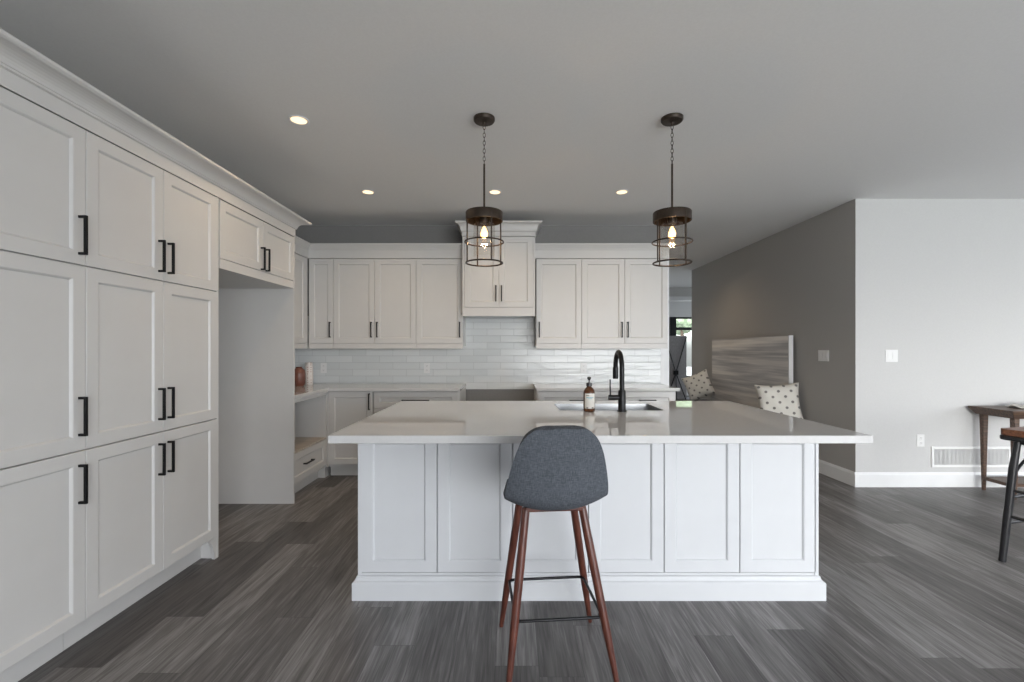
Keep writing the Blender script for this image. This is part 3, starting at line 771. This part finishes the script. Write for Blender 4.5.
# ------------------------------------------------------------------ console table at right
t = thing('console_table', 'dark wooden console table with tapered legs against the white wall', 'table', (4.96, 4.10, 0))
bm = BM(); hx_, hy_ = .66, .195
rows = []
for ins, z in ((.045, .705), (.0, .765), (.0, .772), (.004, .776)):
    rows.append([bm.verts.new((sx*(hx_-ins), sy*(hy_-ins*.7), z)) for sx, sy in ((-1,-1),(1,-1),(1,1),(-1,1))])
bm.faces.new(rows[0][::-1]); bm.faces.new(rows[-1])
for A, B in zip(rows, rows[1:]):
    for k in range(4): bm.faces.new((A[k], A[(k+1) % 4], B[(k+1) % 4], B[k]))
obj('tabletop', bm, 'tablewood', t)
for sx_ in (-1, 1):
    for sy_ in (-1, 1):
        bm = BM(); cx_, cy_ = sx_*.575, sy_*.13; rr_ = []
        for z, hh_ in ((0, .011), (.14, .014), (.70, .022), (.706, .022)):
            rr_.append([bm.verts.new((cx_+a*hh_, cy_+c*hh_, z)) for a, c in ((-1,-1),(1,-1),(1,1),(-1,1))])
        bm.faces.new(rr_[0][::-1]); bm.faces.new(rr_[-1])
        for A, B in zip(rr_, rr_[1:]):
            for k in range(4): bm.faces.new((A[k], A[(k+1) % 4], B[(k+1) % 4], B[k]))
        obj('leg', bm, 'tablewood', t, bevel=.004)
obj('shelf', box(BM(), -.60, .60, -.115, .115, .10, .13), 'tablewood', t, bevel=.003)
# crumpled cream runner on it
bm = BM(); nx_, ny_ = 34, 16; g = []
for i in range(nx_+1):
    r_ = []
    for j in range(ny_+1):
        a = i/nx_; c = j/ny_
        x = -.42+a*.80+.03*math.sin(c*6+1); y = -.15+c*.26+.02*math.sin(a*9)
        z = .781+.012*(1+math.sin(a*31+c*4))*(1+math.sin(c*13+a*6))*.5
        r_.append(bm.verts.new((x, y, z)))
    g.append(r_)
for i in range(nx_):
    for j in range(ny_): bm.faces.new((g[i][j], g[i+1][j], g[i+1][j+1], g[i][j+1]))
o = obj('table_runner', bm, 'cloth', smooth=True, loc=(4.96, 4.10, 0)); md = o.modifiers.new('s', 'SOLIDIFY'); md.thickness = .004; md.offset = 1
tag(o, 'crumpled cream cloth lying on the dark console table', 'cloth')

# ------------------------------------------------------------------ black framed stool at the right edge
t = thing('counter_stool', 'black metal stool with reddish wooden seat cut by the right edge', 'stool', (3.261, 2.675, 0), R(15))
hs = .204
def rsq(bm, h, r, z0, z1, k=6):
    P = []
    for cx_, cy_, a0 in ((h-r, h-r, 0), (-h+r, h-r, 90), (-h+r, -h+r, 180), (h-r, -h+r, 270)):
        for q in range(k+1): a = R(a0+90*q/k); P.append((cx_+r*math.cos(a), cy_+r*math.sin(a)))
    prism(bm, P, z0, z1); return bm
obj('seat', rsq(BM(), hs, .03, .782, .820), 'seatwood', t, bevel=.003)
obj('seat_ring', rsq(BM(), hs+.006, .04, .752, .781), 'blackwood', t, bevel=.008)
LG = {}
for sx_ in (-1, 1):
    for sy_ in (-1, 1):
        tp = Vector((sx_*.142, sy_*.142, .755)); ft = Vector((sx_*.191, sy_*.191, .0)); mid = Vector((sx_*.158, sy_*.158, .58))
        LG[sx_, sy_] = (tp, mid, ft)
        obj('leg', tube(BM(), [tp, (tp+mid)/2*1.0, mid, (mid+ft)/2, ft], [.016, .0175, .020, .020, .018], 14), 'blackwood', t, smooth=True)
def lp(k, z):
    tp, mid, ft = LG[k]; f = (mid.z-z)/mid.z; return mid+(ft-mid)*f
cyc = [(-1, -1), (1, -1), (1, 1), (-1, 1)]
for zz_, alt in ((.40, 0), (.24, 0)):
    for i in range(4):
        a, c = lp(cyc[i], zz_+(.045 if i % 2 else 0)), lp(cyc[(i+1) % 4], zz_+(.045 if i % 2 else 0))
        obj('rung', tube(BM(), [a, (a+c)/2, c], [.009, .012, .009], 10), 'blackwood', t, smooth=True)
for i in range(4):
    a = LG[cyc[i]][0]+Vector((0, 0, -.01)); c = lp(cyc[(i+1) % 4], .52); mdp = (a+c)/2+Vector((0, 0, .03))
    obj('curved_brace', tube(BM(), [a, a*.6+mdp*.4+Vector((0, 0, .01)), mdp, c*.6+mdp*.4+Vector((0,0,.01)), c], .008, 10), 'blackwood', t, smooth=True)

# ------------------------------------------------------------------ vases on the left counter
tag(obj('vase', lathe(BM(), [(0, 0), (.038, 0), (.041, .004), (.042, .21), (.038, .216), (.038, .235), (.036, .245), (.032, .245), (.034, .22), (.034, .02), (0, .02)], 32), 'vasepattern', smooth=True, loc=(-2.255, 5.06, .9145)),
    'tall straight white vase with small pinkish marks in the counter corner', 'vase')
tag(obj('vase', lathe(BM(), [(0, 0), (.045, 0), (.06, .02), (.066, .07), (.066, .13), (.058, .17), (.035, .19), (.03, .195), (.034, .205), (.028, .205), (.024, .195), (0, .19)], 32), 'terracotta', smooth=True, loc=(-2.275, 4.86, .9145)),
    'rounded terracotta jar beside the white vase on the left counter', 'vase')

# ------------------------------------------------------------------ outlets, switches, vent
def rocker(t, x0, w=.034, h=.066):
    bm = BM(); vs = [(x0, -.0055, .0), ]
    box(bm, x0-w/2, x0+w/2, -.0085, -.0045, -h/2, h/2); obj('rocker', bm, 'plate', t, bevel=.001)
def switch(loc, rz, n_, label, group=None):
    w = .07+.046*(n_-1)
    t = thing('light_switch', label, 'light switch', loc, rz, group)
    obj('cover_plate', box(BM(), -w/2, w/2, -.005, -.0005, -.058, .058), 'plate', t, bevel=.0015)
    for k in range(n_): rocker(t, (k-(n_-1)/2)*.046)
def outlet(loc, rz, label, group=None):
    t = thing('wall_outlet', label, 'outlet', loc, rz, group)
    obj('cover_plate', box(BM(), -.035, .035, -.005, -.0005, -.058, .058), 'plate', t, bevel=.0015)
    for s in (-1, 1):
        r_ = obj('receptacle', box(BM(), -.017, .017, -.0075, -.0045, s*.024-.016, s*.024+.016), 'plate', t, bevel=.001)
        bm = BM()
        for q in (-.006, .006): box(bm, q-.0012, q+.0012, -.0079, -.007, s*.024-.003, s*.024+.007)
        box(bm, -.002, .002, -.0079, -.007, s*.024-.011, s*.024-.007)
        obj('slots', bm, 'slot', r_)
switch((3.61, YR, 1.245), 0, 2, 'white double light switch on the white right wall')
switch((XH, 4.77, 1.24), R(-90), 3, 'white triple light switch on the grey hall wall')
outlet((3.886, YR, .44), 0, 'white wall outlet low on the right wall beside the vent')
outlet((-2.17, YB-.0125, 1.09), 0, 'white outlet on the tiles beside the patterned vase')
outlet((-.98, YB-.0125, 1.09), 0, 'white outlet on the tiles left of the range gap')
outlet((.825, YB-.0125, 1.09), 0, 'white outlet on the tiles behind the soap bottle')
t = thing('wall_vent', 'wide white louvred return air vent low on the right wall', 'vent', (4.36, YR, .285))
bm = BM(); w, h = .375, .097
for a in ((-w, w, -h, -h+.022), (-w, w, h-.022, h), (-w, -w+.022, -h+.022, h-.022), (w-.022, w, -h+.022, h-.022)): box(bm, a[0], a[1], -.012, -.0005, a[2], a[3])
obj('frame', bm, 'plate', t, bevel=.002)
bm = BM(); x = -w+.028
while x < w-.026:
    box(bm, x, x+.0045, -.010, -.002, -h+.022, h-.022); x += .0125
obj('louvres', bm, 'plate', t)
obj('louvre_shade', box(BM(), -w+.022, w-.022, -.0018, -.0006, -h+.022, h-.022), mat('vent shadow grey', (.25, .25, .26), .8), t)  # flat grey sheet: shade between the louvres put in as colour
